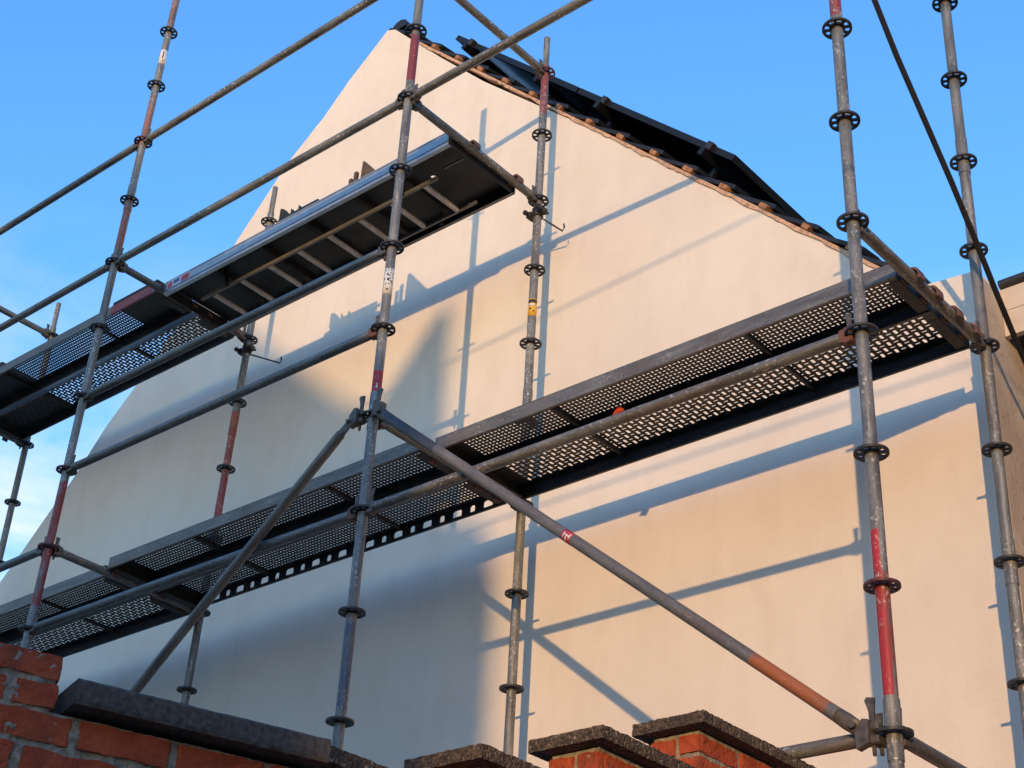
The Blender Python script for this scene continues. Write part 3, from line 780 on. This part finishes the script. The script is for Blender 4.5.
deck(0, YR+.01, -.008, 'wall side lower deck above the brick wall, left end of the scaffold')
deck(0, .340, 2, 'outer upper deck at left with blue sky in its slots', fine=True, red=True)
deck(0, .708, 2, 'wall side upper deck at left, large bright blue slots')

# aluminium access deck with the ladder clipped underneath
ad = thing('aluminium_deck', 'wide aluminium deck with black underside and stowed ladder, upper middle', 'scaffold deck', (BX['1']+.04, .358, 2.0))
AL, AW = BAY-.08, .575
f = MB()
f.prism([(0, -.060), (.026, -.060), (.026, -.056), (.004, -.056), (.004, .032), (.026, .032), (.026, .036), (-.003, .036), (-.003, .028), (0, .028), (0, -.030), (-.004, -.032), (-.004, -.036), (0, -.038)], 'x', 0, AL)
f.build('side_rail', M['alu'], ad)
f = MB(); f.box(0, AL, AW-.004, AW, -.040, .036); f.build('side_rail', M['ply'], ad)
f = MB(); f.box(0, AL, AW-.020, AW+.001, -.0442, -.0401); f.build('rail_flange', M['aluladder'], ad)
f = MB(); f.box(0, .004, .031, AW-.031, -.055, .02); f.build('end_plate', M['darkwood'], ad)
f = MB(); f.box(AL-.004, AL, .031, AW-.031, -.055, .02); f.build('end_plate', M['darkwood'], ad)
for x in (.42, .84, 1.26, 1.68, 2.02):
    f = MB(); f.box(x-.02, x+.02, .0305, AW-.0305, -.014, .0205); f.build('cross_rib', M['darkwood'], ad)
# plywood with two round finger holes
f = MB()
def ply_cell(x0, x1, y0, y1, hole=None):
    if not hole: f.box(x0, x1, y0, y1, .0215, .0315); return
    cx, cy, r = hole; n = 16; o = []; q = []
    for i in range(n):
        a = 2*math.pi*i/n; c_, s_ = math.cos(a), math.sin(a); q.append((cx+r*c_, cy+r*s_))
        k = min(((x1-cx) if c_ > 0 else (cx-x0))/max(abs(c_), 1e-6), ((y1-cy) if s_ > 0 else (cy-y0))/max(abs(s_), 1e-6)); o.append((cx+k*c_, cy+k*s_))
    for (zz_, fl) in ((.0215, 0), (.0315, 1)):
        f.add([(a, b_, zz_) for a, b_ in q+o], [(i, (i+1) % n, n+(i+1) % n, n+i) for i in range(n)])
    f.add([(a, b_, .0215) for a, b_ in q]+[(a, b_, .0315) for a, b_ in q], [(i, (i+1) % n, n+(i+1) % n, n+i) for i in range(n)])
hx1 = 2.155; hx2 = .57
ply_cell(.005, hx2-.06, .0042, AW-.0045); ply_cell(hx2-.06, hx2+.06, .0305, .0305+.12, (hx2, .085, .017)); ply_cell(hx2-.06, hx2+.06, .1506, AW-.0045)
ply_cell(hx2+.0601, hx1-.06, .0305, AW-.0045); ply_cell(hx1-.06, hx1+.06, .0305, .1795); ply_cell(hx1-.06, hx1+.06, .1796, .2995, (hx1, .24, .019)); ply_cell(hx1-.06, hx1+.06, .2996, AW-.0045)
ply_cell(hx1+.0601, AL-.005, .0305, AW-.0045)
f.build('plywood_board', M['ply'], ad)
ld = MB(); ld.box(.19, 2.26, .158, .176, -.092, -.066, None, .003)
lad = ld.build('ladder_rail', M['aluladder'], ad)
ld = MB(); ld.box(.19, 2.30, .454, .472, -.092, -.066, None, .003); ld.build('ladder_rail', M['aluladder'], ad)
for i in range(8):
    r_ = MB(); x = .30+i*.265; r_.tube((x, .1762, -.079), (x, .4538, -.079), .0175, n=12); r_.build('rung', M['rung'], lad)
for x in (.45, 2.0):
    for y in (.139, .476):
        f = MB(); f.box(x-.010, x+.010, y, y+.017, -.096, .0212); f.build('ladder_bracket', M['darkwood'], ad)
f = MB(); f.box(2.30, 2.45, .17, .178, -.03, -.018); f.build('latch_bar', M['aluladder'], ad)
for s, x in ((1, 0), (-1, AL)):
    for y in ((.10, .50) if s > 0 else (.155, .53)):
        o = link('claw', CLAW, ad, (x, y, .062-.001)); o.scale = (s, 1, 1)
st = MB(); st.box(.03, .25, -.0012, -.0003, -.028, .026); st.build('striped_label', M['white_label'], ad)
for (xa, xb, mt_) in ((.034, .075, 'redlabel'), (.085, .15, 'bluelabel'), (.165, .247, 'redlabel')):
    q = MB(); q.box(xa, xb, -.0018, -.0013, -.026 if mt_ != 'bluelabel' else -.012, .019); q.build('label_print', M[mt_], ad)

# odds and ends lying on and under the decks
o = MB(); o.prism([(-3.415, 2.0375), (-3.20, 2.0375), (-3.395, 2.262), (-3.408, 2.262)], 'y', .44, .462)
tag(o.build('board_offcut', M['wood']), 'pointed brown board offcut standing on the aluminium deck', 'board')
for x, h in ((-3.452, .165), (-3.492, .13)):
    o = MB(); o.box(x-.012, x+.012, .43, .452, 2.037, 2.037+h, None, .002)
    tag(o.build('wooden_peg', M['wood']), ('taller' if h > .14 else 'shorter')+' of two small wooden pegs beside the pointed offcut', 'peg', 'wooden pegs on the deck')
t = thing('tile_stack', 'low dark stack of roof tiles on the aluminium deck', 'tile stack', (-3.95, .52, 2.0365))
for k in range(4):
    o = MB(); dx = random.uniform(-.03, .03); o.box(-.19+dx, .23+dx-.02*k, -.09, .10, k*.029, k*.029+.027, None, .004); o.build('roof_tile', M['tile'], t)
for (xa, xb, h) in ((-.175, -.085, .20), (-.07, -.05, .155), (.0, .03, .15)):
    o = MB(); o.prism([(xa, .1165), (xb, .1165), (xa+.4*(xb-xa), h-.02), (xa, h)], 'y', -.085, -.06); o.build('broken_piece', M['darkwood'], t)
o = MB(); o.box(-7.69, -6.95, .345, .64, 2.068, 2.10, None, .003); o.box(-7.66, -7.0, .36, .63, 2.1005, 2.13, None, .003)
tag(o.build('board_stack', M['darkwood']), 'dark boards lying on the left upper deck at the photo edge', 'boards')
o = MB(); o.box(-5.66, -5.19, .345, .64, 2.068, 2.095, None, .003)
tag(o.build('cover_board', M['darkwood']), 'dark board covering slots of the outer upper deck near left pole', 'board')
o = MB(); o.box(-7.69, -7.02, .712, 1.01, 2.068, 2.095, None, .003)
tag(o.build('cover_board', M['darkwood']), 'dark board lying on the wall side upper deck, far left', 'board')
o = MB(); o.add([(-.030, 0, -.016), (.022, -.012, -.026), (.004, .004, .034), (.026, .018, -.002), (-.030, .014, -.010)], [(0, 1, 2), (1, 3, 2), (3, 4, 2), (4, 0, 2), (0, 4, 3, 1)])
o = o.build('orange_tag', M['orange'], None, (-1.548, .568, -.030)); q = MB(); q.tube((.004, .004, .034), (.004, .004, .0895), .0016, n=6); q.build('tag_wire', M['black'], o); tag(o, 'small folded orange tag stuck under the lower right deck', 'tag')

# wall ties: half coupler on the pole, hooked rod towards the wall
def tie(p, z, label, end):
    n0 = node(p, z); t = thing('wall_tie', label, 'wall tie', n0, 'wall ties on the rear poles')
    b = MB(); b.tube((0, 0, -.028), (0, 0, .028), .034, n=16); b.box(-.068, -.030, -.030, .030, -.020, .020, None, .006); b.box(.030, .062, -.022, .022, -.018, .018, None, .005)
    b.tube((-.052, -.04, 0), (-.052, .05, 0), .0085, n=8); b.tube((.048, -.045, .0), (.048, .035, 0), .0085, n=8); b.tube((-.052, -.058, 0), (-.052, -.040, 0), .015, n=6); b.tube((.048, -.062, 0), (.048, -.045, 0), .015, n=6)
    b.build('coupler', M['rosette'], t)
    e = Vector(end); r_ = MB(); r_.path([(.02, .03, -.03), e*.5+Vector((.01, .015, -.015)), e, e+Vector((.018, -.006, .018)), e+Vector((.02, -.016, .036))], .0052, 8); r_.build('hooked_rod', M['rosette'], t)
    return t
tie('K1', 1.915, 'coupler with thin hooked rod on the rusty red rear pole', (.16, .17, -.075))
tie('K2', 1.905, 'coupler with short hooked rod on the yellow sticker pole', (.06, .16, -.055))

# overhead cables
def ray(px, py, wd):
    return CAM+(cf+cr2*((px-512)/1560.53)-cu2*((py-384)/1560.53))*wd
def at(px, py, wd): return Vector((round(c, 3) for c in ray(px, py, wd)))
anchor = [at(855, -40, 6.97), at(870, 0, 6.9), at(898, 62, 6.82), at(930, 130, 6.74), at(953, 182, 6.67), at(975, 238, 6.62), at(996, 293, 6.64), at(1012, 334, 6.69), at(1026, 369, 6.75), at(1060, 440, 6.85)]
d0 = (anchor[0]-anchor[1]).normalized(); d1 = (anchor[-1]-anchor[-2]).normalized()
pts = [anchor[0]+d0*6+Vector((0, 0, .5)), anchor[0]+d0*3+Vector((0, 0, .15))]+anchor+[anchor[-1]+d1*1.3]
# smooth
for it in range(3): pts = [pts[0]]+[(pts[i-1]+pts[i]*2+pts[i+1])/4 for i in range(1, len(pts)-1)]+[pts[-1]]
c = MB(); c.path(pts, .0125, 10); tag(c.build('overhead_cable', M['black']), 'black cable hanging diagonally in front of the right rear pole', 'cable')

# ------------------------------------------------------------------ neighbouring houses behind the camera; two shade the lower left of the gable, the others are added to block low sky
hz = Vector((-.485, .874, 0))
def back(xw, zw, D):
    s = Vector((-.555, 1, -.06)); W_ = Vector((xw, WY, zw))
    tt = ((W_ - Vector((-4, WY, 0))).dot(hz)+D)/s.dot(hz)
    return W_-s*tt
def far_house(sil, D, depth, label, name, gy):
    pts = [back(x, z, D) for x, z in sil]
    base = [Vector((pts[-1].x, pts[-1].y, GZ)), Vector((pts[0].x, pts[0].y, GZ))]
    front = pts+base; rear = [p-hz*depth for p in front]; n = len(front)
    t = thing(name, label, 'house', (front[0].x, front[0].y, GZ))
    mb = MB(); org = Vector(t.location)
    mb.add([p-org for p in front+rear], [tuple(range(n)), tuple(range(2*n-1, n-1, -1))]+[(i, n+i, n+(i+1) % n, (i+1) % n) for i in range(n)])
    mb.build('unseen_house_body', M['house_far'], t)
far_house([(-9.5, 1.2), (-7.4, 3.0), (-6.45, 3.15), (-4.35, 1.36), (-4.2, 1.28), (-4.2, -1)], 27, 7, 'neighbouring gabled house behind the viewer', 'unseen_house', 0)
far_house([(-4.25, 1.15), (-4.05, 1.30), (-3.62, 1.78), (-3.50, 1.80), (-3.46, .30), (-3.10, .16), (-2.98, -.25), (-2.98, -1.9), (-2.15, -2.0), (-2.12, -3.0)], 24, 5, 'neighbouring house with tall gable and low lean-to behind the viewer', 'unseen_house', 0)

for (zw, lab) in ((1.44, 'upper of two thin wires in front of the facade, out of view'), (.155, 'lower of two thin wires in front of the facade, out of view')):
    yy = -4.2; dz_ = .06*(WY-yy); q = MB()
    pp = []
    for i in range(25):
        xw = -6.0+9.0*i/24; tl = (.055 if zw > 1 else -.003)*(xw+2); pp.append((xw+.555*(WY-yy), yy, zw+dz_+tl))
    q.path(pp, .0075, 8); tag(q.build('overhead_wire', M['black']), lab, 'wire')

far_house([(-12, .9), (-4.75, .9), (-4.75, .02), (-3.10, .0), (-3.08, -3)], 9, 7, 'unseen flat roofed block behind the viewer on the left, added to screen low sky', 'unseen_house', 0)  # added wing hides low sky from the lower wall
t = thing('unseen_house', 'unseen long brick block on the viewer right side, added to screen sky', 'house', (9, -4, GZ))  # added only to cut sky light from the right
q = MB(); q.prism([(-.2, 0), (8, 0), (8, 7.2), (4, 10.5), (-.2, 7.2)], 'y', -4.5, 14); q.build('unseen_house_body', M['house_far'], t)

t = thing('unseen_house', 'unseen low brick block on the viewer left side, added to dim the lower wall', 'house', (-6, -9, GZ))  # added blocker, kept low so shade deepens towards the wall foot
q = MB(); q.prism([(.3, 0), (-8, 0), (-8, 4.6), (-4, 6.6), (.3, 4.6)], 'y', -5, 5); q.build('unseen_house_body', M['house_far'], t)
